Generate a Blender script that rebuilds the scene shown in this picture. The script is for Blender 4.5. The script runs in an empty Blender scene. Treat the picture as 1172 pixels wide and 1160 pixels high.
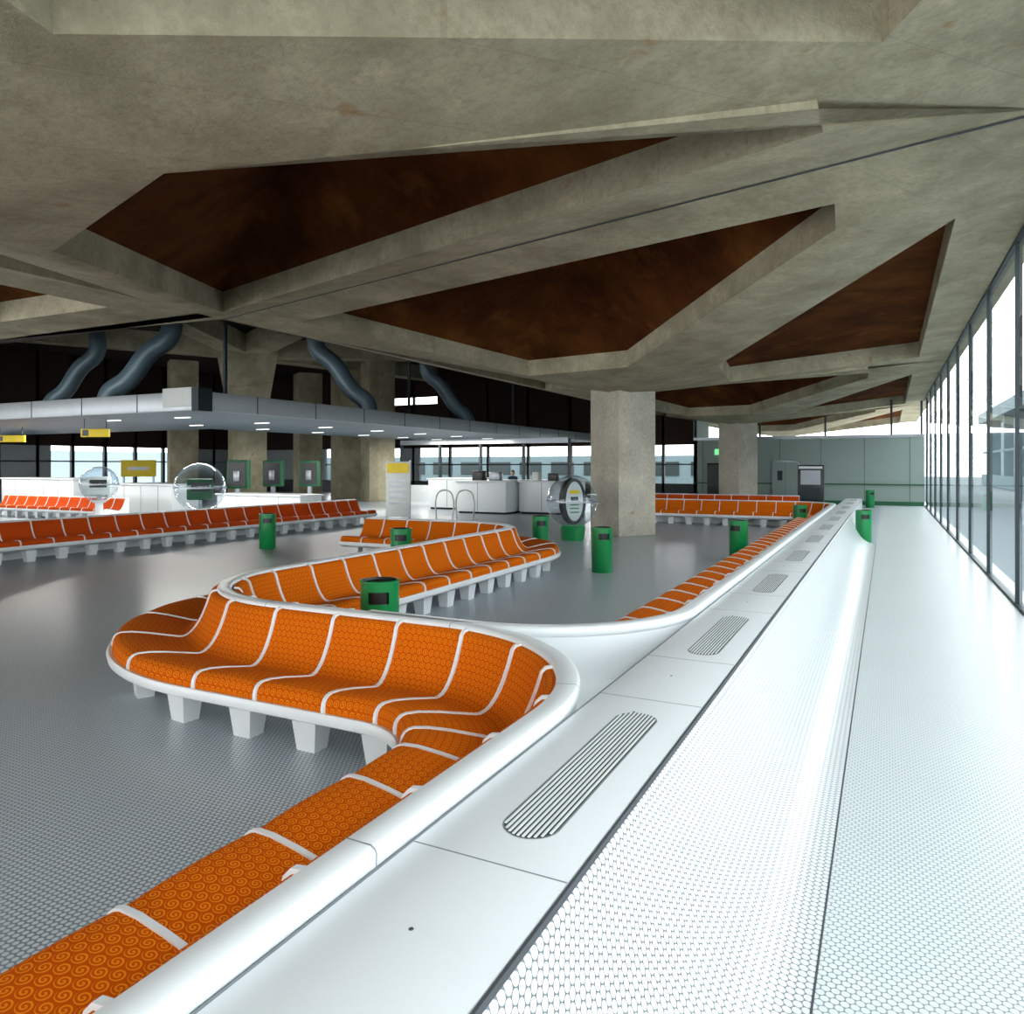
import bpy, bmesh, math, random
from mathutils import Vector, Matrix
random.seed(4)
S=bpy.context.scene
COL=S.collection
S.view_settings.view_transform='Standard'

# ------------------------------------------------------------ materials
def srgb(r,g,b):
    f=lambda v:(v/255/12.92) if v/255<=.04045 else ((v/255+.055)/1.055)**2.4
    return (f(r),f(g),f(b),1)
class NT:
    def __init__(s,name):
        s.m=bpy.data.materials.new(name); s.m.use_nodes=True
        s.t=s.m.node_tree; s.n=s.t.nodes; s.b=s.n['Principled BSDF']; s.out=s.n['Material Output']
    def link(s,a,b): s.t.links.new(a,b)
    def node(s,typ,**k):
        n=s.n.new(typ)
        for a,v in k.items(): setattr(n,a,v)
        return n
    def M(s,op,a,b=None,c=None):
        n=s.node('ShaderNodeMath',operation=op)
        for i,v in enumerate((a,b,c)):
            if v is None: continue
            if isinstance(v,(int,float)): n.inputs[i].default_value=v
            else: s.link(v,n.inputs[i])
        return n.outputs[0]
    def mix(s,f,a,b):
        n=s.node('ShaderNodeMix',data_type='RGBA')
        for i,v in ((0,f),(6,a),(7,b)):
            if isinstance(v,(int,float)): n.inputs[i].default_value=v
            elif isinstance(v,tuple): n.inputs[i].default_value=v
            else: s.link(v,n.inputs[i])
        return n.outputs[2]
    def noise(s,vec,scale,detail=4,rough=.6):
        n=s.node('ShaderNodeTexNoise'); n.inputs['Scale'].default_value=scale
        n.inputs['Detail'].default_value=detail; n.inputs['Roughness'].default_value=rough
        if vec is not None: s.link(vec,n.inputs['Vector'])
        return n.outputs['Fac']
    def ramp(s,f,a,b):
        n=s.node('ShaderNodeMapRange'); n.inputs[1].default_value=a; n.inputs[2].default_value=b
        s.link(f,n.inputs[0]); return n.outputs[0]
    def pos(s): return s.node('ShaderNodeNewGeometry').outputs['Position']
    def uv(s): return s.node('ShaderNodeTexCoord').outputs['UV']
    def col(s,v):
        if isinstance(v,tuple): s.b.inputs['Base Color'].default_value=v
        else: s.link(v,s.b.inputs['Base Color'])
    def bump(s,h,strength=.3,dist=.01):
        n=s.node('ShaderNodeBump'); n.inputs['Strength'].default_value=strength; n.inputs['Distance'].default_value=dist
        s.link(h,n.inputs['Height']); s.link(n.outputs[0],s.b.inputs['Normal'])
    def hexd(s,vec,pitch):
        sp=s.node('ShaderNodeSeparateXYZ'); s.link(vec,sp.inputs[0])
        x=s.M('DIVIDE',sp.outputs[0],pitch); y=s.M('DIVIDE',sp.outputs[1],pitch)
        def cell(ox,oy):
            ax=s.M('SUBTRACT',s.M('FLOORED_MODULO',s.M('ADD',x,ox),1.0),.5)
            ay=s.M('SUBTRACT',s.M('FLOORED_MODULO',s.M('ADD',y,oy),1.7320508),.8660254)
            d=s.M('SQRT',s.M('ADD',s.M('MULTIPLY',ax,ax),s.M('MULTIPLY',ay,ay)))
            return ax,ay,d
        return cell(0,0),cell(.5,.8660254)
def simple(name,c,rough=.5,metal=0,var=.06,scale=3,spec=None):
    t=NT(name); f=t.noise(t.pos(),scale,2)
    c2=tuple(max(0,v*(1-var*2)) for v in c[:3])+(1,); c3=tuple(min(1,v*(1+var)) for v in c[:3])+(1,)
    t.col(t.mix(f,c2,c3)); t.b.inputs['Roughness'].default_value=rough; t.b.inputs['Metallic'].default_value=metal
    if spec is not None: t.b.inputs['Specular IOR Level'].default_value=spec
    return t.m
def tiles(name,tile,grout,pitch,vecsrc,rough,r=.43,soft=.05,spec=.5):
    t=NT(name); v=t.pos() if vecsrc=='pos' else t.uv()
    a,b=t.hexd(v,pitch); d=t.M('MINIMUM',a[2],b[2])
    m=t.ramp(d,r-soft,r+soft)
    big=t.noise(v,.5,3)
    tc=t.mix(big,tuple(x*.88 for x in tile[:3])+(1,),tile)
    t.col(t.mix(m,tc,grout)); t.b.inputs['Specular IOR Level'].default_value=spec
    t.link(t.M('ADD',t.M('MULTIPLY',m,.25),rough),t.b.inputs['Roughness'])
    return t.m
M_floor=tiles('mosaic_blue_grey',srgb(222,230,235),srgb(116,130,141),.034,'pos',.2,.36,.07,.85)
M_walk=tiles('mosaic_white',srgb(222,229,229),srgb(126,138,140),.034,'pos',.25,.44,.05)
M_cove=tiles('mosaic_cove_white',srgb(222,226,227),srgb(104,112,114),.036,'uv',.2,.45,.035)
def concrete(name,base,dark,ubump=.4):
    t=NT(name); p=t.pos()
    n1=t.noise(p,.9,6,.65); n2=t.noise(p,14,5,.7)
    f=t.ramp(n1,.3,.7); c=t.mix(f,dark,base)
    c=t.mix(t.M('MULTIPLY',t.ramp(n2,.45,.75),.5),c,tuple(v*.4 for v in base[:3])+(1,))
    n4=t.noise(p,2.3,8,.75); c=t.mix(t.M('MULTIPLY',t.ramp(n4,.55,.75),.45),c,tuple(min(1,v*1.35) for v in base[:3])+(1,))
    n5=t.noise(p,3.7,3,.5); c=t.mix(t.M('MULTIPLY',t.ramp(n5,.68,.75),.45),c,srgb(150,105,50))
    # formwork board lines every 20 cm
    sp=t.node('ShaderNodeSeparateXYZ'); t.link(p,sp.inputs[0])
    ln=t.M('ABSOLUTE',t.M('SUBTRACT',t.M('FLOORED_MODULO',t.M('ADD',t.M('MULTIPLY',sp.outputs[0],.8),t.M('MULTIPLY',sp.outputs[1],-.55)),.9),.45))
    bl=t.M('LESS_THAN',ln,.006); c=t.mix(t.M('MULTIPLY',bl,.22),c,tuple(v*.25 for v in base[:3])+(1,))
    t.col(c); t.b.inputs['Roughness'].default_value=.88; t.b.inputs['Specular IOR Level'].default_value=.2; t.bump(n2,ubump,.04)
    return t.m
M_conc=concrete('board_marked_concrete',srgb(192,184,157),srgb(142,135,111))
M_colc=concrete('column_concrete',srgb(206,200,184),srgb(174,168,152))
t=NT('rust_brown_soffit'); p=t.pos(); n=t.noise(p,.5,6,.6); n2=t.noise(p,9,5,.75); n3=t.noise(p,.9,5,.6)
c=t.mix(t.ramp(n,.35,.7),srgb(62,32,15),srgb(98,58,26)); c=t.mix(t.M('MULTIPLY',t.ramp(n2,.5,.8),.22),c,srgb(130,88,48))
c=t.mix(t.M('MULTIPLY',t.ramp(n3,.55,.75),.4),c,srgb(140,94,46)); c=t.mix(t.M('MULTIPLY',t.ramp(n3,.45,.3),.5),c,srgb(34,19,11))
t.col(c); t.b.inputs['Roughness'].default_value=1; t.b.inputs['Specular IOR Level'].default_value=.05; M_rust=t.m
M_white=simple('white_moulded_shell',srgb(222,226,227),.28,var=.02)
M_white2=simple('white_counter_laminate',srgb(216,221,223),.35,var=.02)
M_joint=simple('dark_joint',srgb(70,74,78),.7)
M_jointl=simple('pale_joint',srgb(130,136,140),.7)
M_dark=simple('dark_void',srgb(28,28,30),.8)
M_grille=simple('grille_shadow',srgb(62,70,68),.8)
M_black=simple('black_plastic',srgb(22,22,24),.35)
M_green=simple('green_enamel',srgb(8,130,68),.3,var=.05)
M_greend=simple('dark_green_paint',srgb(14,90,55),.5)
M_steel=simple('brushed_steel',srgb(150,156,162),.35,.7)
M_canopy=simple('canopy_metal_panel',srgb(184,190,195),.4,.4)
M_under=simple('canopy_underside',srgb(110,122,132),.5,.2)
M_frame=simple('dark_steel_frame',srgb(38,48,52),.45,.3)
M_duct=simple('blue_grey_duct',srgb(112,134,144),.4,.2)
M_wallg=simple('sage_wall_panel',srgb(144,160,152),.6,var=.03,scale=.6)
M_wallgrey=simple('grey_inner_wall',srgb(160,167,170),.8)
M_yellow=simple('yellow_sign',srgb(240,210,30),.5)
M_sign=simple('white_sign_board',srgb(220,224,222),.5)
M_asph=simple('apron_ground',srgb(112,120,124),.9)
M_grass=simple('grass',srgb(88,112,80),.9,var=.2)
M_ext=simple('exterior_grey_cladding',srgb(94,112,120),.8,var=.1)
M_ext2=simple('exterior_pale_cladding',srgb(120,136,144),.8,var=.1)
M_skin=simple('skin',srgb(196,150,120),.6); M_cloth=simple('dark_uniform',srgb(40,50,80),.8); M_hair=simple('dark_hair',srgb(40,28,20),.7)
M_inner=simple('dark_inner_ceiling',srgb(50,32,25),.9,var=.2,scale=.5)
# fabric
t=NT('orange_swirl_fabric'); v=t.uv(); a,b=t.hexd(v,.054)
sel=t.M('LESS_THAN',a[2],b[2])
def pick(i): return t.M('ADD',t.M('MULTIPLY',sel,a[i]),t.M('MULTIPLY',t.M('SUBTRACT',1.0,sel),b[i]))
X,Y,D=pick(0),pick(1),pick(2); ang=t.M('ARCTAN2',Y,X)
w=t.M('SINE',t.M('ADD',t.M('MULTIPLY',D,25.0),ang)); w=t.ramp(w,-.1,.5)
w=t.M('MULTIPLY',w,t.M('LESS_THAN',D,.46))
fn=t.noise(v,260,2)
c=t.mix(w,srgb(194,78,5),srgb(234,136,22)); c=t.mix(t.M('MULTIPLY',fn,.22),c,srgb(145,58,0))
t.col(c); t.b.inputs['Roughness'].default_value=.95; t.b.inputs['Specular IOR Level'].default_value=.08; M_fab=t.m
t=NT('red_orange_fabric'); v=t.uv(); fn=t.noise(v,30,3)
t.col(t.mix(fn,srgb(180,60,12),srgb(206,84,22))); t.b.inputs['Roughness'].default_value=.9; t.b.inputs['Specular IOR Level'].default_value=.1; M_fab2=t.m
# glass
def glass(name,tint,refl,edge=4.0):
    t=NT(name); tr=t.node('ShaderNodeBsdfTransparent'); tr.inputs[0].default_value=tint
    gl=t.node('ShaderNodeBsdfGlossy'); gl.inputs['Roughness'].default_value=.02; gl.inputs[0].default_value=(.9,.95,1,1)
    lw=t.node('ShaderNodeLayerWeight'); lw.inputs[0].default_value=.5
    mx=t.node('ShaderNodeMixShader'); t.link(t.M('ADD',t.M('MULTIPLY',t.M('POWER',lw.outputs['Facing'],edge),refl),.03),mx.inputs[0])
    t.link(tr.outputs[0],mx.inputs[1]); t.link(gl.outputs[0],mx.inputs[2]); t.link(mx.outputs[0],t.out.inputs[0]); return t.m
M_glass=glass('window_glass',(.85,.91,.93,1),.75)
M_acryl=glass('clear_acrylic',(.84,.88,.90,1),.8,2.2)
def emis(name,c,st):
    t=NT(name); t.b.inputs['Base Color'].default_value=c; t.b.inputs['Emission Color'].default_value=c; t.b.inputs['Emission Strength'].default_value=st; return t.m
M_lamp=emis('lit_lamp',(1,.98,.92,1),1.0)
M_exit=emis('lit_green_sign',srgb(120,230,150),1.0)

# ------------------------------------------------------------ helpers
def link(o,parent=None):
    COL.objects.link(o)
    if parent: o.parent=parent
    return o
def empty(name,loc=(0,0,0)):
    e=bpy.data.objects.new(name,None); e.location=loc; e.empty_display_size=.2; return link(e)
def mesh(name,vs,fs,mat,parent=None,smooth=False,uvs=None):
    me=bpy.data.meshes.new(name); me.from_pydata([tuple(v) for v in vs],[],fs)
    if uvs:
        ul=me.uv_layers.new(name='UVMap')
        for l in me.loops: ul.data[l.index].uv=uvs[l.vertex_index]
    for m in (mat if isinstance(mat,list) else [mat]): me.materials.append(m)
    if smooth:
        for p in me.polygons: p.use_smooth=True
    me.update(); return link(bpy.data.objects.new(name,me),parent)
class BM:
    """collect several shaped parts into one mesh"""
    def __init__(s): s.bm=bmesh.new(); s.mats=[]
    def mi(s,m):
        if m not in s.mats: s.mats.append(m)
        return s.mats.index(m)
    def box(s,x0,x1,y0,y1,z0,z1,m,bev=0,rot=0,taper=1):
        r=bmesh.ops.create_cube(s.bm,size=1); vs=r['verts']
        cx,cy=(x0+x1)/2,(y0+y1)/2
        for v in vs:
            k=taper if v.co.z<0 else 1
            x=v.co.x*(x1-x0)*k; y=v.co.y*(y1-y0)*k
            xr=x*math.cos(rot)-y*math.sin(rot); yr=x*math.sin(rot)+y*math.cos(rot)
            v.co=Vector((cx+xr,cy+yr,(z0+z1)/2+v.co.z*(z1-z0)))
        i=s.mi(m); fs={f for v in vs for f in v.link_faces}
        for f in fs: f.material_index=i
        if bev:
            es={e for f in fs for e in f.edges}
            rr=bmesh.ops.bevel(s.bm,geom=list(es),offset=bev,segments=2,affect='EDGES',profile=.5)
            for f in rr['faces']: f.material_index=i
        return s
    def lathe(s,prof,m,seg=32,c=(0,0),a0=0,a1=2*math.pi):
        i=s.mi(m); full=abs(a1-a0-2*math.pi)<1e-5; n=seg if full else seg+1
        rings=[]
        for r,z in prof:
            rings.append([s.bm.verts.new((c[0]+r*math.cos(a0+(a1-a0)*k/seg),c[1]+r*math.sin(a0+(a1-a0)*k/seg),z)) for k in range(n)])
        for A,B in zip(rings,rings[1:]):
            for k in range(seg):
                k2=(k+1)%n
                try:
                    f=s.bm.faces.new((A[k],A[k2],B[k2],B[k])); f.material_index=i; f.smooth=True
                except: pass
        return s
    def poly(s,pts,m):
        f=s.bm.faces.new([s.bm.verts.new(p) for p in pts]); f.material_index=s.mi(m); return s
    def done(s,name,parent=None,loc=None,rot=None,sharp=True):
        bmesh.ops.remove_doubles(s.bm,verts=s.bm.verts,dist=1e-5)
        bmesh.ops.recalc_face_normals(s.bm,faces=s.bm.faces)
        me=bpy.data.meshes.new(name); s.bm.to_mesh(me); s.bm.free()
        for m in s.mats: me.materials.append(m)
        o=link(bpy.data.objects.new(name,me),parent)
        if loc: o.location=loc
        if rot: o.rotation_euler=rot
        if sharp:
            try: me.set_sharp_from_angle(angle=math.radians(40))
            except: pass
        return o
def tube(name,pts,r,mat,parent=None,cyc=False,res=8):
    cu=bpy.data.curves.new(name,'CURVE'); cu.dimensions='3D'; cu.bevel_depth=r; cu.bevel_resolution=4; cu.use_fill_caps=True
    sp=cu.splines.new('BEZIER'); sp.bezier_points.add(len(pts)-1); sp.resolution_u=res; sp.use_cyclic_u=cyc
    for b,p in zip(sp.bezier_points,pts):
        b.co=p; b.handle_left_type=b.handle_right_type='AUTO'
    cu.materials.append(mat); return link(bpy.data.objects.new(name,cu),parent)

# ------------------------------------------------------------ plan paths
def fillet(vs,rs,step=.06):
    """polyline with rounded corners -> dense points"""
    vs=[Vector(v) for v in vs]; out=[vs[0]]
    for i in range(1,len(vs)-1):
        a,b,c=vs[i-1],vs[i],vs[i+1]; r=rs[i-1]
        d1=(a-b).normalized(); d2=(c-b).normalized(); ang=d1.angle(d2); t=r/math.tan(ang/2)
        p1=b+d1*t; p2=b+d2*t; cen=b+(d1+d2).normalized()*(r/math.sin(ang/2))
        a1=math.atan2(p1.y-cen.y,p1.x-cen.x); a2=math.atan2(p2.y-cen.y,p2.x-cen.x); da=(a2-a1+math.pi)%(2*math.pi)-math.pi
        n=max(6,int(abs(da)*r/step))
        out+= [cen+Vector((math.cos(a1+da*k/n),math.sin(a1+da*k/n)))*r for k in range(n+1)]
    out.append(vs[-1]); return out
def resample(pts,step):
    L=[0]
    for a,b in zip(pts,pts[1:]): L.append(L[-1]+(b-a).length)
    n=max(2,int(round(L[-1]/step))); res=[];j=0
    for i in range(n+1):
        d=L[-1]*i/n
        while j<len(L)-2 and L[j+1]<d: j+=1
        f=(d-L[j])/max(1e-9,L[j+1]-L[j]); res.append(pts[j].lerp(pts[j+1],min(1,max(0,f))))
    return res,L[-1]
def frames(pts):
    fr=[]
    for i,p in enumerate(pts):
        a=pts[max(0,i-1)]; b=pts[min(len(pts)-1,i+1)]; t=(b-a).normalized(); fr.append((p,Vector((-t.y,t.x)),t))
    return fr
def sweep(name,pts,prof,mat,side=1,parent=None,closed=False,smooth=True,cap=False):
    fr=frames(pts); vs=[];uv=[];fs=[];n=len(prof); al=0
    pl=[0]
    for a,b in zip(prof,prof[1:]): pl.append(pl[-1]+math.hypot(a[0]-b[0],a[1]-b[1]))
    for i,(p,nn,_) in enumerate(fr):
        if i: al+=(p-fr[i-1][0]).length
        for k,(o,z) in enumerate(prof):
            q=p+nn*(o*side); vs.append((q.x,q.y,z)); uv.append((al,pl[k]))
    m=n if closed else n-1
    for i in range(len(fr)-1):
        for k in range(m):
            k2=(k+1)%n; fs.append((i*n+k,i*n+k2,(i+1)*n+k2,(i+1)*n+k))
    if cap: fs.append(tuple(range(n))); fs.append(tuple((len(fr)-1)*n+k for k in range(n))[::-1])
    o=mesh(name,vs,fs,mat,parent,smooth,uv)
    try: o.data.set_sharp_from_angle(angle=math.radians(50))
    except: pass
    return o
def bez(p0,p1,p2,n):
    return [((1-t)**2*p0[0]+2*t*(1-t)*p1[0]+t*t*p2[0],(1-t)**2*p0[1]+2*t*(1-t)*p1[1]+t*t*p2[1]) for t in [i/n for i in range(n+1)]]
RIMZ=.81
WALL=[(-.045,0),(-.045,.735),(-.064,.75),(-.066,.788),(-.06,.80),(-.046,RIMZ),(.046,RIMZ),(.06,.80),(.066,.788),(.064,.75),(.045,.735),(.045,0)]
RIMBAND=[(-.065,.752),(-.0672,.789),(-.061,.8015),(-.046,RIMZ+.0015),(.046,RIMZ+.0015),(.061,.8015),(.0672,.789),(.065,.752)]
CUSH=[(.06,.78),(.10,.775)]+bez((.12,.755),(.24,.34),(.40,.375),8)+[(.65,.43),(.78,.452)]+bez((.86,.455),(.935,.447),(.925,.345),5)
SHELL=[(.90,.35),(.96,.36),(.975,.335),(.965,.29),(.875,.245),(.56,.215),(.045,.2)]
def rim_joints(parent,pts,step=1.8,off=.9):
    r,L=resample(pts,.05); fr=frames(r); vs=[];fs=[];d=off; n=len(RIMBAND)
    while d<L:
        p,nn,tt=fr[min(len(fr)-1,int(d/L*(len(fr)-1)))]; base=len(vs)
        for w in (-.003,.003):
            for o,z in RIMBAND: q=p+nn*o+tt*w; vs.append((q.x,q.y,z))
        for k in range(n-1): fs.append((base+k,base+k+1,base+n+k+1,base+n+k))
        d+=step
    mesh('rim_joints',vs,fs,M_jointl,parent)
def padded(pts,off0,seat):
    """cushion cross-sections get slightly pinched next to each divider"""
    return pts
def bench_side(parent,pts,side,fab,off0=.3,seat=.6,tag=''):
    r,L=resample(pts,.06)
    cush=sweep('cushion'+tag,r,CUSH,fab,side,parent); sweep('shell'+tag,r,SHELL,M_white,side,parent)
    n=len(CUSH); st=L/(len(r)-1)
    # padded look: swell each seat between its dividers
    for i in range(len(r)):
        ph=((i*st-off0)/seat)%1.0; sw=.016*math.sin(math.pi*ph)**.6
        for k in range(2,n-2):
            cush.data.vertices[i*n+k].co.z+=sw*(.5 if k<6 else 1)
    vs=[];fs=[];b=BM(); d=off0; hw=.013
    fr=frames(r)
    while d<L-.02:
        i=min(len(fr)-1,int(d/L*(len(fr)-1))); p,nn,tt=fr[i]; base=len(vs)
        for k,(o,z) in enumerate(CUSH):
            k0=max(0,k-1);k1=min(n-1,k+1); dx=CUSH[k1][0]-CUSH[k0][0]; dz=CUSH[k1][1]-CUSH[k0][1]; l=math.hypot(dx,dz)
            nx,nz=-dz/l,dx/l
            if nz<0 and nx<0: nx,nz=-nx,-nz
            for w,h in ((-hw,-.01),(-hw,.016),(hw,.016),(hw,-.01)):
                q=p+nn*side*(o+nx*h)+tt*w; vs.append((q.x,q.y,z+nz*h))
        for k in range(n-1):
            for j in range(3):
                a=base+k*4+j; fs.append((a,a+1,a+5,a+4))
        i2=min(len(fr)-1,int((d+seat*.5)/L*(len(fr)-1))); p,nn,tt=fr[i2]; c=p+nn*side*.70
        ang=math.atan2(tt.y,tt.x)
        b.box(c.x-.11,c.x+.11,c.y-.09,c.y+.09,0,.25,M_white,0,ang,.72)
        d+=seat
    mesh('dividers'+tag,vs,fs,M_white,parent); b.done('feet'+tag,parent)
    for e,(p,nn,tt) in enumerate((fr[0],fr[-1])):
        loop=CUSH+SHELL[1:]; vv=[]
        for o,z in loop:
            q=p+nn*side*o; vv.append((q.x,q.y,z))
        mesh('end_cap'+tag+'_%d'%e,vv,[tuple(range(len(vv)))],M_white,parent)

XS=-6.13
W1=fillet([(-1.43,-2.2),(-1.43,4.66),(XS,4.66),(XS-.12,13.3),(-10.3,13.3)],[1.5,1.6,1.4])
W2=fillet([(-7.6,25.6),(-1.43,25.6),(-1.43,4.72),(XS,4.72),(XS-.12,13.3),(-8.6,13.3)],[1.3,1.3,1.55,1.4])
B1=empty('serpentine_bench')
sweep('wall_and_rim',resample(W1,.06)[0],WALL,M_white,1,B1,True,True,True); rim_joints(B1,W1,1.8,.45)
bench_side(B1,W1,1,M_fab,.27,.6,'_outer')
W2r,_=resample(W2,.06)
B2=empty('bay_bench')
cut=[i for i,p in enumerate(W2r) if p.y<6 and p.x<-3.7][0]
sweep('wall_and_rim',W2r[:cut],WALL,M_white,1,B2,True,True,True)
bench_side(B2,W2,-1,M_fab,.2,.6,'_inner')
mesh('junction_infill',[(-1.41,3.0,.42),(-1.5,3.6,.42),(-1.9,4.1,.42),(-2.6,4.6,.42),(-3.9,4.7,.42),(-2.7,4.75,.42),(-1.9,5.1,.42),(-1.45,5.9,.42),(-1.41,6.3,.42)],[tuple(range(9))],M_white,B1)

# ------------------------------------------------------------ counter (air console) + cove
K=empty('ventilation_counter')
yA,yB=-2.2,30.0
b=BM(); b.box(-1.355,-.82,yA,yB,.70,.75,M_white2,.006); b.box(-1.35,-.86,yA,yB,0,.70,M_white2); b.done('counter_top',K)
b=BM()
for k in range(-2,12):
    for y in (1.98+2.62*k,3.72+2.62*k):
        if yA<y<yB: b.box(-1.352,-.822,y-.003,y+.003,.7500,.7506,M_jointl)
b.box(-1.368,-1.353,yA,yB,.70,.745,M_jointl)
b.done('panel_joints',K)
def slot(bm,x,y0,y1,w,z,m,ww=None):
    pts=[]; r=w/2
    for k in range(13): a=math.pi*k/12; pts.append((x+r*math.cos(a),y1-r+r*math.sin(a),z))
    for k in range(13): a=math.pi+math.pi*k/12; pts.append((x+r*math.cos(a),y0+r+r*math.sin(a),z))
    bm.poly(pts,m)
for k in range(-1,11):
    y0=2.15+2.6*k; y1=y0+1.35; b=BM(); W=.2
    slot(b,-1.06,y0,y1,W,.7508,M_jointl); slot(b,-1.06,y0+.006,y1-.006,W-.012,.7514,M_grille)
    for j in range(10):
        x=-1.06-.0828+.0184*j; R=W/2-.006; dd=R-math.sqrt(max(0,R**2-(abs(x+1.06)+.004)**2))
        b.box(x-.004,x+.004,y0+.008+dd,y1-.008-dd,.7514,.7550,M_white)
    b.done('louvre_vent_%d'%(k+2),K)
b=BM()
for k in range(0,11):
    for dy in (-.35,1.55): b.lathe([(.0001,.753),(.006,.7525),(.007,.7505)],M_joint,10,(-1.1,2.15+2.6*k+dy-.2))
b.done('screws',K)
cove=[(-.822,.735),(-.80,.725)]+bez((-.79,.70),(-.66,.02),(-.24,.004),14)
cv=[Vector((0,yA)),Vector((0,20.6))]
o=sweep('tiled_cove',resample(cv,.6)[0],[(-x,z) for x,z in cove],M_cove,1,K)
b=BM(); b.box(-.815,-.806,yA,20.6,.715,.751,M_joint); b.box(-.245,-.237,yA,20.6,0,.006,M_joint)
b.box(-.86,-.80,20.6,yB,0,.74,M_cove); b.done('edge_trim',K)
mesh('cove_end',[(x,20.6,z) for x,z in cove]+[(-.822,20.6,0)],[tuple(range(len(cove)+1))],M_white,K)

# ------------------------------------------------------------ floor
mesh('floor',[(-60,-9,0),(-.24,-9,0),(-.24,60,0),(-60,60,0)],[(0,1,2,3)],M_floor)
mesh('floor_walkway',[(-.24,-9,0),(1.9,-9,0),(1.9,42,0),(-.24,42,0)],[(0,1,2,3)],M_walk)
mesh('ground_outside',[(1.9,-60,-.05),(200,-60,-.05),(200,160,-.05),(1.9,160,-.05)],[(0,1,2,3)],M_asph)
mesh('grass_field',[(-200,60.5,-.1),(1.5,60.5,-.1),(1.5,260,-.1),(-200,260,-.1)],[(0,1,2,3)],M_grass)

# ------------------------------------------------------------ ceiling lattice
PER=17.6
C=lambda k:Vector((-6.6,20.2+PER*(k-1),3.95)); P=lambda k:Vector((1.3,8.0+PER*(k-1),5.1)); N=lambda k:Vector((-12.52,11.25+PER*(k-1),5.05))
PA=[(-5.01,3.93),(-.49,6.32),(-.50,7.07),(-11.63,10.45),(-7.98,4.89)]
PB=[(-10.88,11.83),(-.54,9.38),(-.57,10.12),(-5.48,16.90),(-8.31,17.42)]
PC=[(-3.64,18.29),(.76,10.71),(.81,23.86),(-3.98,21.60)]
PC0=[(-3.64,.69),(.76,-6.9),(.76,2.0),(.2,5.45),(-.03,5.79),(-4.08,2.5)]
PF=[(-11.9,13.9),(-8.7,18.9),(-8.7,21.6),(-11.9,26.4)]
cb=BM(); gb=BM()
def cell(tri,hole,dy,depth=.43,rise=1.2):
    A,B,Cc=tri; n=(B-A).cross(Cc-A)
    zz=lambda x,y:A.z-(n.x*(x-A.x)+n.y*(y-A.y))/n.z
    bm=bmesh.new(); ov=[bm.verts.new(v) for v in tri]; hv=[bm.verts.new((x,y+dy,zz(x,y+dy))) for x,y in hole]
    es=[bm.edges.new((ov[i],ov[(i+1)%len(ov)])) for i in range(len(ov))]+[bm.edges.new((hv[i],hv[(i+1)%len(hv)])) for i in range(len(hv))]
    bmesh.ops.triangle_fill(bm,edges=es,use_beauty=True,use_dissolve=False)
    for f in bm.faces:
        cb.poly([v.co.copy() for v in f.verts],M_conc)
    hc=[v.co.copy() for v in hv]; bm.free()
    for i in range(len(hc)):
        a,b2=hc[i],hc[(i+1)%len(hc)]; u=Vector((0,0,depth)); cb.poly([a,b2,b2+u,a+u],M_conc)
    cen=sum(hc,Vector())/len(hc)
    # concrete coffer ends in a recess; the rust-coloured liner sits higher up
    top=[h+Vector((0,0,depth)) for h in hc]
    apex=cen+Vector((0,0,depth+rise))
    for i in range(len(top)): cb.poly([top[i],top[(i+1)%len(top)],apex],M_rust)
for k in range(-1,4):
    dy=PER*(k-1)
    cell([C(k-1),P(k),N(k)],PA,dy,.40,2.2); cell([N(k),P(k),C(k)],PB,dy,.40,2.2)
    if k==0: cell([C(k),P(k),P(k+1)],PC0,0,.6)
    else: cell([C(k),P(k),P(k+1)],PC,dy,.43,.3)
    cell([N(k),C(k),N(k+1)],PF,dy)
    a,b2=N(k),P(k); d=(b2-a).normalized(); sd=Vector((-d.y,d.x,0))*.025; u=Vector((0,0,.012))
    gb.poly([a+sd-u,b2+sd-u,b2-sd-u,a-sd-u],M_joint)
    cb.poly([P(k),P(k+1),P(k+1)+Vector((.6,0,0)),P(k)+Vector((.6,0,0))],M_conc)
n0,n1=N(0),N(1)
R1=Vector((-20,10.6,5.05)); R0=Vector((-20,-6.35,5.05))
cell([n0,n1,R1],[(-13.3,0.5),(-13.6,9.4),(-18.0,9.3)],0)
cell([n0,R1,R0],[(-14.2,-4.9),(-18.9,7.0),(-19.2,-5.2)],0)
cb.done('ceiling',None,sharp=True); gb.done('trim_1')
mesh('ceiling_roof_slab',[(-60,-9,9),(2,-9,9),(2,60,9),(-60,60,9)],[(0,1,2,3)],M_inner)
b=BM(); b.box(-12.6,-12.4,11.25,60,5.05,9,M_inner); b.box(-20,-12.5,10.6,11.0,5.05,9,M_inner); b.box(-60,-20,10.4,10.8,5.05,9,M_inner)
b.box(-60,-20,-9,10.5,5.05,5.3,M_conc)
b.done('wall_upstand')
b=BM()
for (x0,y0,x1,y1) in ((-29,27.6,-12.6,46),(-29,27.6,-12.6,20),(-29,27.6,-45,14),(-29,27.6,-46,44),(-29,27.6,-22,11),(-29,27.6,-28,60)):
    a=Vector((x0,y0,7.4)); c2=Vector((x1,y1,8.4)); d=(c2-a); L=d.length; ang=math.atan2(d.y,d.x); s2=Vector((-math.sin(ang),math.cos(ang),0))*.6; u=Vector((0,0,.9))
    q=[a+s2,a-s2,c2-s2*.7,c2+s2*.7]
    b.poly(q,M_conc)
    for i in range(4): b.poly([q[i],q[(i+1)%4],q[(i+1)%4]+u,q[i]+u],M_conc)
b.done('ceiling_beams')

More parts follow.
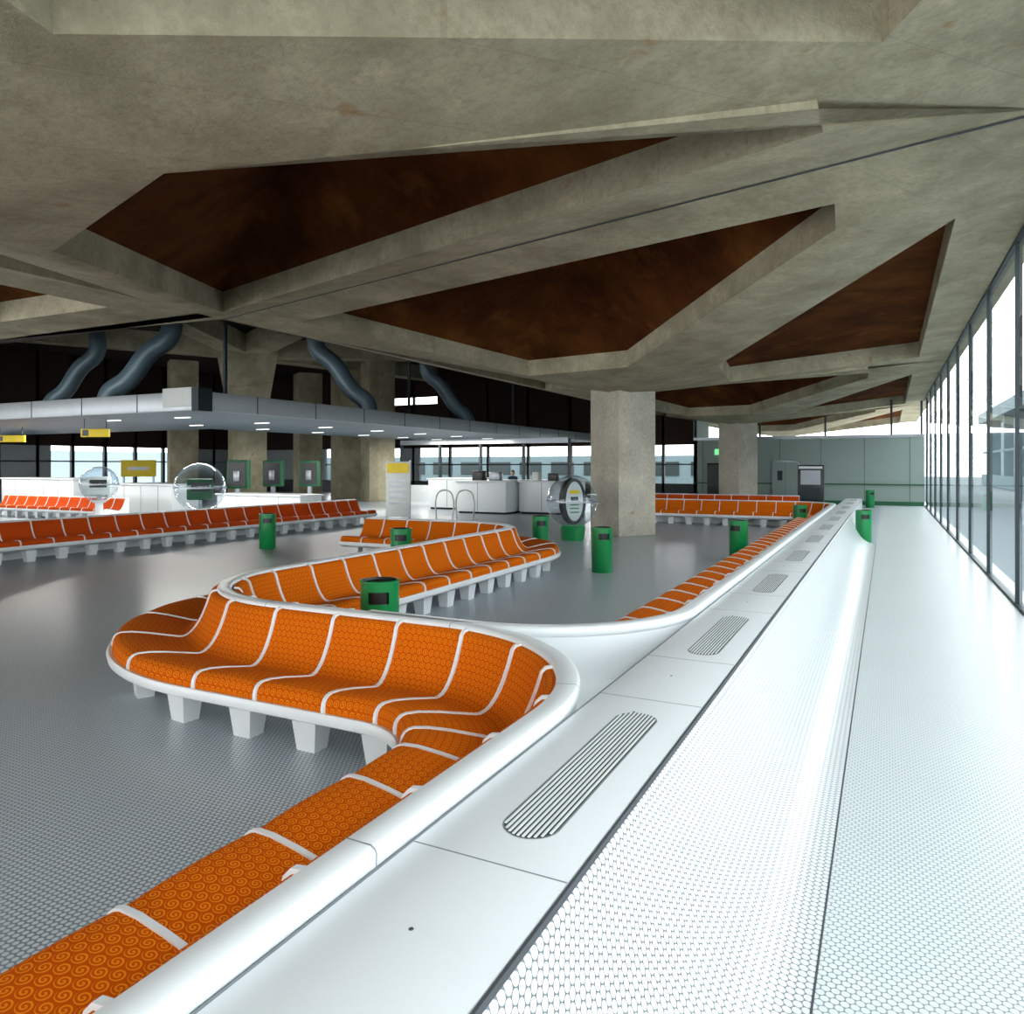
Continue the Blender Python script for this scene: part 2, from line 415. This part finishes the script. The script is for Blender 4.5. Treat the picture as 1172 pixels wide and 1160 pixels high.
# ------------------------------------------------------------ columns
def column(x,y,s,z1,rot,hz=None,m=None):
    m=m or M_colc
    b=BM(); b.box(-s/2,s/2,-s/2,s/2,0,z1,m,.03)
    if hz:
        b.box(-s*.8,s*.8,-s*.8,s*.8,hz,z1+.2,m,0,0,.64)
    b.done('concrete_column',None,(x,y,0),(0,0,rot))
column(-6.75,20.4,1.32,4.25,math.radians(-33)); column(-6.6,38.0,1.32,4.25,math.radians(-33)); column(-6.6,2.6-3,1.2,4.2,math.radians(-33))
column(-28.96,27.58,1.6,7.6,math.radians(-33),4.6,M_conc)
for x,y in ((-35.9,29.4),(-29.1,35.5),(-33.5,37),(-25.5,33.8)): column(x,y,1.5,7.9,math.radians(-33),None,M_conc)

# ------------------------------------------------------------ glass wall right
GX=1.62
b=BM()
y=-4.1; ys=[]
while y<41.5: ys.append(y); y+=3.3
for y in ys: b.box(GX-.025,GX+.06,y-.02,y+.02,0,5.15,M_frame)
b.box(GX-.025,GX+.07,-4.1,41,0,.04,M_frame); b.box(GX-.03,GX+.09,-4.1,41,5.04,5.15,M_frame)
b.done('window_frame_right')
mesh('window_1',[(GX,-4.1,.05),(GX,41,.05),(GX,41,5.1),(GX,-4.1,5.1)],[(0,1,2,3)],M_glass)

# ------------------------------------------------------------ far wall
b=BM()
b.box(-9.5,1.62,41,41.2,0,3.35,M_wallg)
b.box(-9.5,1.62,40.96,41.24,3.35,3.5,M_steel)
for x in range(-9,2,2): b.box(x-.01,x+.01,40.985,41,0,3.35,M_joint)
b.box(-9.5,1.62,40.93,41,1.0,1.06,M_greend); b.box(-9.5,1.62,40.96,41,0,.2,M_greend)
for x in (-9.4,-6,-2.8,.2,1.5): b.box(x-.05,x+.05,41,41.1,3.5,5.2,M_frame)
b.done('wall_far')
b=BM()
for x in range(-30,-9,3): b.box(x-.08,x+.08,43.9,44.1,0,9,M_frame)
b.box(-46,-9.5,43.9,44.1,0,.9,M_frame); b.box(-46,-9.5,43.9,44.1,3.2,6.3,M_inner)
b.box(-46,-38,43.9,44.1,.9,3.2,M_wallgrey); b.box(-31,-29.5,43.9,44.1,.9,3.2,M_wallgrey)
b.box(-46,-34,43.9,44.1,6.3,9,M_inner); b.box(-28,-9.5,43.9,44.1,6.3,9,M_inner); b.box(-34,-28,43.9,44.1,6.8,9,M_inner)
b.box(-38,-9.5,43.9,44.1,2.0,2.08,M_frame)
b.box(-9.5,-9.3,41,44,0,9,M_wallg)
b.done('window_wall_far_left')
b=BM()
y=-8
while y<44: b.box(-46.1,-45.9,y-.1,y+.1,0,9,M_frame); y+=2.2
b.box(-46.1,-45.9,-9,44,0,.8,M_wallgrey); b.box(-46.1,-45.9,-9,44,3.2,9,M_inner); b.box(-46.1,-45.9,38,44,.8,3.2,M_wallgrey)
b.box(-46.1,-45.9,25,28,.8,3.2,M_wallgrey); b.box(-46.1,-45.9,-9,44,2.2,2.28,M_frame)
b.done('window_wall_left')
b=BM(); b.box(-75,-70,-30,80,0,3.4,M_ext2); b.box(-70,-14,80,84,0,3.1,M_ext)
for i in range(13): b.box(-68+4.1*i,-65.2+4.1*i,79.9,80,.9,2.4,M_frame)
b.done('exterior_annex')

# ------------------------------------------------------------ canopy
b=BM()
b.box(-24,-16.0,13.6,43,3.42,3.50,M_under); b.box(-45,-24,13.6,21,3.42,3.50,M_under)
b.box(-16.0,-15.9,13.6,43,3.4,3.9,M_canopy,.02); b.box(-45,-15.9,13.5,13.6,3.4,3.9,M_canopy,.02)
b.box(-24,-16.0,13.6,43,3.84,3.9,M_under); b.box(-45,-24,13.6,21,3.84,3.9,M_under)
for i in range(12): b.box(-15.9,-15.89,15.5+2.4*i,15.53+2.4*i,3.4,3.9,M_joint)
for i in range(12): b.box(-18.3-2.4*i,-18.27-2.4*i,13.49,13.5,3.4,3.9,M_joint)
b.box(-16.1,-15.85,13.45,13.9,3.38,3.98,M_frame)
b.box(-17.2,-16.1,13.44,13.5,3.5,4.0,M_sign,.01)
for i in range(8):
    for j in range(2): b.box(-22.5+3.2*j,-21.9+3.2*j,15.5+3.2*i,15.6+3.2*i,3.39,3.42,M_lamp)
for i in range(5): b.box(-30-2.6*i,-29.2-2.6*i,15.5,15.6,3.39,3.42,M_lamp)
for x,y in ((-16.6,15),(-16.6,24),(-16.6,33),(-30,14.3)): b.box(x-.04,x+.04,y-.04,y+.04,3.9,8.9,M_frame)
b.done('steel_canopy')
def duct(p0,p1,r=.32):
    e=empty('air_duct'); a=Vector(p0);b2=Vector(p1); d=b2-a
    pts=[a+Vector((0,0,2.0)), a+Vector((0,0,1.2)),a, a+d*.35+Vector((0,0,.1)), a+d*.7-Vector((0,0,.12)), b2, b2-Vector((0,0,.38))+Vector((d.x,d.y,0))*.05]
    tube('duct_tube',pts,r,M_duct,e)
duct((-20.9,16.6,6.2),(-22.6,15.7,4.3)); duct((-28.5,19.2,6.5),(-30.1,18.4,4.5)); duct((-19.2,21.7,6.4),(-17.4,22.4,4.3)); duct((-19.9,30.3,6.5),(-18.2,31.2,4.3))

# ------------------------------------------------------------ benches elsewhere
def bench(name,verts,rads,side,fab,seat=.6):
    e=empty(name); pth=fillet(verts,rads) if rads else [Vector(v) for v in verts]
    r,_=resample(pth,.08); sweep('wall_and_rim',r,WALL,M_white,1,e,True,True,True); bench_side(e,pth,side,fab,.3,seat); return e
bench('curved_bench',[(-16.3,2),(-16.3,20.3)],[],-1,M_fab2,.65)
bench('curved_bench',[(-31.5,17.5),(-24.2,17.5)],[],-1,M_fab2,.65)
bench('curved_bench',[(-11,30.5),(-3.0,30.5)],[],-1,M_fab2,.65)

# ------------------------------------------------------------ bins
def bin_(x,y,rot=0):
    b=BM(); r=.19;h=.82
    b.lathe([(.001,.012),(r-.01,.0),(r,.012),(r,.60)],M_green,32)
    b.lathe([(r,.60),(r,.72)],M_green,22,a0=rot+.55,a1=rot+2*math.pi-.55)
    b.lathe([(r,.72),(r,.80),(r+.008,.805),(r+.008,h),(r-.02,h+.004)],M_green,32)
    b.lathe([(r-.02,h+.004),(r-.03,h-.02),(.001,h-.03)],M_black,32)
    b.lathe([(r-.02,.60),(r-.02,.72)],M_black,32); b.lathe([(.001,.602),(r,.602)],M_green,32)
    b.done('litter_bin',None,(x,y,0))
for x,y,a in ((-4.5,6.0,-1.0),(-4.68,12.95,-1),(-2.75,15.9,-1.8),(-13.1,13.1,-.8),(-7.85,11.1,-1),(-7.0,15.3,-1),(-2.25,23.0,-1),(-.53,21.0,-1.3),(-.7,38.5,-1)): bin_(x,y,a)

# ------------------------------------------------------------ globes
def globe(x,y,z,r,kind):
    e=empty('acrylic_globe_display',(x,y,0))
    b=BM(); b.lathe([(r*math.sin(math.pi*i/24)+1e-4,z-r*math.cos(math.pi*i/24)) for i in range(25)],M_acryl,40); b.done('clear_globe',e)
    b=BM(); b.lathe([(r+.0,z-.02),(r+.012,z-.02),(r+.012,z+.02),(r+.0,z+.02)],M_steel,40); b.done('equator_band',e)
    b=BM(); b.lathe([(.001,.40),(.30,.40),(.34,.34),(.30,.0),(.001,0)],M_green if kind==0 else M_white,28)
    if z>1.2: b.lathe([(.12,.4),(.12,z-r+.02)],M_white,20)
    b.lathe([(r*.45,z-r*.9),(r*.3,z-r-.02),(.2,z-r-.02)],M_white,24)
    b.done('pedestal',e)
    b=BM()
    if kind==0:
        for i,(hw,hh,m) in enumerate(((.34,.60,M_black),(.25,.52,M_sign))):
            th=.12+.004*i
            pts=[(hw*math.cos(2*math.pi*k/32),hh*math.sin(2*math.pi*k/32)) for k in range(32)]
            for sg in (-1,1): b.poly([(px,sg*th,z+pz) for px,pz in pts],m)
            if i==0:
                for k in range(32):
                    a,c2=pts[k],pts[(k+1)%32]; b.poly([(a[0],-th,z+a[1]),(c2[0],-th,z+c2[1]),(c2[0],th,z+c2[1]),(a[0],th,z+a[1])],m)
        for sg in (-1,1):
            for zz in (-.3,-.2,-.1): b.box(-.13,.13,sg*.126-.001,sg*.126+.001,z+zz,z+zz+.03,M_green)
            b.box(-.15,.15,sg*.126-.001,sg*.126+.001,z+.2,z+.3,M_yellow)
            b.box(-.11,.11,sg*.126-.001,sg*.126+.001,z+.02,z+.12,M_frame)
    else:
        b.box(-.35,.35,-.2,.2,z-.35,z+.25,M_greend if kind==1 else M_sign,.04); b.box(-.25,.25,-.22,-.2,z-.1,z+.15,M_black,.0); b.box(-.05,.05,-.05,.05,z-.6,z-.3,M_steel)
    o=b.done('display_insert',e); o.rotation_euler=(0,0,math.radians(48))
globe(-7.4,18.2,1.02,.69,0); globe(-17.6,15.0,1.33,.7,1); globe(-23.0,15.6,1.35,.58,2)

# ------------------------------------------------------------ check-in desk
def desk(x0,x1,y0,y1,h,rot=0):
    b=BM(); b.box(x0,x1,y0,y1,.08,h-.06,M_white2,.02); b.box(x0-.06,x1+.06,y0-.06,y1+.06,h-.06,h,M_white,.015); b.box(x0+.08,x1-.08,y0+.08,y1-.08,0,.08,M_dark)
    x=x0+1.0
    while x<x1-.4: b.box(x-.008,x+.008,y0-.004,y0,.1,h-.08,M_joint); x+=1.0
    return b
b=desk(-15.9,-13.6,26.4,29.5,1.35)
b.box(-15.5,-15.0,27,27.4,1.35,1.75,M_black,.02); b.box(-14.7,-14.2,27,27.3,1.35,1.7,M_steel,.02); b.done('check_in_desk')
b=desk(-13.4,-11.6,27.2,30,1.35); b.box(-13.1,-12.8,27.8,28.1,1.35,1.7,M_sign,.02); b.box(-12.4,-12.0,27.8,28.1,1.35,1.65,M_black,.02); b.done('check_in_desk')
b=desk(-18.6,-16.2,28.4,30.4,1.4); b.done('check_in_desk')
b=desk(-28.2,-24.4,19.5,20.8,1.25); b.done('information_counter')
b=desk(-22,-18,19.5,20.6,.95); b.done('information_counter')
b=desk(-34.5,-29.5,18.9,20.3,1.45); b.done('information_counter')
b=BM()
for x in (-24,-21.5,-19,-16.5,-14): b.box(x-.05,x+.05,33.9,34.1,0,3.3,M_frame)
b.box(-24,-14,33.9,34.1,0,.9,M_white2); b.box(-24,-14,33.85,34.15,3.1,3.35,M_steel); b.done('glazed_partition')

# ------------------------------------------------------------ small signs etc.
b=BM(); b.box(-.45,.45,-.04,.04,.15,2.1,M_sign,.02); b.box(-.4,.4,-.05,-.04,1.7,2.05,M_yellow)
for x in (-.42,.42): b.box(x-.03,x+.03,-.03,.03,0,2.15,M_steel)
for zz in (.6,.8,1.0,1.2,1.4): b.box(-.33,.33,-.046,-.04,zz,zz+.06,M_steel)
b.done('notice_board',None,(-15.4,21.6,0),(0,0,.3))
e=empty('tubular_barrier',(0,0,0))
for i,(x,y) in enumerate(((-14.9,23.3),(-14.2,23.6))): tube('hoop_%d'%i,[(x,y,0),(x,y,.8),(x+.12,y+.03,1.0),(x+.5,y+.12,1.0),(x+.62,y+.15,.8),(x+.62,y+.15,0)],.03,M_sign,e,res=6)
def phone(x,y,r):
    b=BM(); b.box(-.45,.45,-.03,.35,1.0,2.2,M_greend,.04); b.box(-.36,.36,-.06,-.03,1.1,2.1,M_black); b.box(-.13,.13,-.12,-.06,1.3,1.75,M_steel,.02); b.box(-.08,.08,.0,.2,0,1.0,M_steel); b.done('payphone_booth',None,(x,y,0),(0,0,r))
phone(-24.3,22.6,.45); phone(-25.3,25.6,.45); phone(-24.0,26.6,.45)
def hang(x,y,w,r,m=M_yellow):
    b=BM(); b.box(-w/2,w/2,-.05,.05,2.85,3.1,m,.01); b.box(-w/2+.06,-w/2+.26,-.056,.056,2.88,3.07,M_black)
    for s2 in (-.4,.4): b.box(w*s2-.01,w*s2+.01,-.01,.01,3.1,3.41,M_frame)
    b.done('hanging_sign',None,(x,y,0),(0,0,r))
hang(-29.5,16.5,1.1,.4); hang(-22,14.8,.9,.4)
b=BM(); b.box(-1.0,1.0,-.06,.06,1.3,2.3,M_yellow,.03); b.box(-.6,.6,-.07,-.06,1.7,1.9,M_sign); b.box(-.9,-.8,-.05,.05,0,1.3,M_steel); b.box(.8,.9,-.05,.05,0,1.3,M_steel)
b.done('advertising_panel',None,(-40.5,30,0),(0,0,.6))
b=BM(); b.box(-.55,.55,-.25,.25,0,2.1,M_black,.03); b.box(-.45,-.02,-.27,-.25,.9,2.0,M_frame); b.box(.02,.45,-.27,-.25,.9,2.0,M_frame); b.done('vending_cabinet',None,(-8.0,40.2,0))
b=BM(); b.box(-.6,.6,-.1,.1,2.55,2.85,M_exit,.02); b.box(-.62,.62,-.08,.08,2.53,2.87,M_sign); b.done('exit_sign',None,(-7.7,40.8,0))
b=BM(); b.box(-.6,.6,-.03,.03,0,2.15,M_wallg); b.box(-.02,-.01,-.04,-.03,0,2.1,M_joint); b.box(-.66,-.6,-.05,.03,0,2.2,M_steel);b.box(.6,.66,-.05,.03,0,2.2,M_steel);b.box(-.66,.66,-.05,.03,2.15,2.22,M_steel); b.box(-.4,-.15,-.04,-.03,1.2,1.7,M_frame); b.box(.1,.3,-.05,-.03,1.0,1.1,M_steel); b.done('door_1',None,(-4.7,40.89,0))
b=BM(); b.box(-.55,.55,-.2,.2,0,2.0,M_black,.03); b.box(-.42,.42,-.215,-.2,1.1,1.75,M_steel); b.box(-.5,.5,-.22,-.2,1.82,1.93,M_sign); b.box(-.42,.42,-.215,-.2,.45,.95,M_frame); b.done('information_kiosk',None,(-3.1,36.5,0))

# ------------------------------------------------------------ person at desk
def person(x,y,rot):
    e=empty('desk_clerk',(x,y,0)); e.rotation_euler=(0,0,rot)
    V=[(0,0,.95),(0,0,1.15),(0,-.01,1.38),(0,0,1.5),(-.18,0,1.42),(-.24,-.08,1.18),(-.17,-.3,1.12),(.18,0,1.42),(.24,-.08,1.18),(.15,-.3,1.14),(-.1,0,.9),(-.1,0,.5),(-.1,0,.08),(.1,0,.9),(.1,0,.5),(.1,0,.08),(-.1,-.14,.04),(.1,-.14,.04)]
    E=[(0,1),(1,2),(2,3),(2,4),(4,5),(5,6),(2,7),(7,8),(8,9),(0,10),(10,11),(11,12),(0,13),(13,14),(14,15),(12,16),(15,17)]
    R=[.13,.12,.15,.055,.065,.045,.033,.065,.045,.033,.085,.06,.045,.085,.06,.045,.04,.04]
    me=bpy.data.meshes.new('clothed_body'); me.from_pydata(V,E,[]); me.materials.append(M_cloth); o=link(bpy.data.objects.new('clothed_body',me),e)
    o.modifiers.new('s','SKIN')
    for i,v in enumerate(me.skin_vertices[0].data): v.radius=(R[i],R[i]*.8); v.use_root=(i==0)
    m=o.modifiers.new('u','SUBSURF'); m.levels=m.render_levels=1
    b=BM(); b.lathe([(.001,1.50),(.045,1.51),(.07,1.55),(.082,1.62),(.08,1.68),(.05,1.73),(.001,1.745)],M_skin,16)
    b.box(-.012,.012,-.1,-.07,1.60,1.64,M_skin); b.box(-.025,.025,-.083,-.078,1.565,1.575,M_hair)
    for s2 in (-1,1): b.box(s2*.03-.01,s2*.03+.01,-.083,-.075,1.64,1.652,M_hair); b.box(s2*.083-.01,s2*.083+.01,-.02,.02,1.6,1.66,M_skin)
    b.done('head',e)
    b=BM(); b.lathe([(.088,1.62),(.092,1.68),(.06,1.75),(.001,1.765)],M_hair,16,(0,.015)); b.done('hair',e)
    b=BM()
    for s2 in (-1,1):
        x0=s2*.16
        b.box(x0-.035,x0+.035,-.38,-.29,1.11,1.14,M_skin,.008)
        for j in range(4): b.box(x0-.034+.018*j,x0-.02+.018*j,-.44-.01*(j in(1,2)),-.37,1.115,1.13,M_skin,.004)
        b.box(x0-s2*.05-.008,x0-s2*.05+.008,-.38,-.32,1.112,1.13,M_skin,.004)
    b.done('hands',e)
person(-15.3,30.4,.4)

# ------------------------------------------------------------ exterior structure seen through glass
b=BM()
for i in range(11): b.box(9.0,9.7,4+8*i,4.7+8*i,0,6.5,M_ext)
b.box(8.6,10.4,-5,92,6.3,7.3,M_ext2); b.box(8.9,9.1,-5,92,0,1.1,M_ext); b.box(9.0,9.1,-5,92,3.2,3.4,M_ext)
b.box(16,18,20,140,0,9.5,M_ext2)
for i in range(14): b.box(15.9,16,22+8*i,27.5+8*i,5.2,7.6,M_frame)
b.done('exterior_colonnade')

# ------------------------------------------------------------ light
w=bpy.data.worlds.new('sky'); S.world=w; w.use_nodes=True; bg=w.node_tree.nodes['Background']
bg.inputs[0].default_value=(.97,.985,1,1); bg.inputs[1].default_value=6.0
def area(name,loc,rot,sx,sy,pw,c=(1,1,1)):
    l=bpy.data.lights.new(name,'AREA'); l.shape='RECTANGLE'; l.size=sx; l.size_y=sy; l.energy=pw; l.color=c
    o=link(bpy.data.objects.new(name,l)); o.location=loc; o.rotation_euler=rot; return o
for i in range(3): area('canopy_light',(-20,17+8*i,3.3),(0,0,0),5,.3,380,(1,.97,.9))
area('canopy_light',(-31,17,3.3),(0,0,0),9,.3,380,(1,.97,.9))

# ------------------------------------------------------------ camera
cam=bpy.data.cameras.new('camera'); co=link(bpy.data.objects.new('camera',cam)); S.camera=co
co.location=(0,0,1.95); co.rotation_euler=(math.radians(90),0,math.atan(429/850))
cam.sensor_width=36; cam.lens=850/1172*36; cam.shift_y=-47/1172; cam.clip_start=.05; cam.clip_end=500
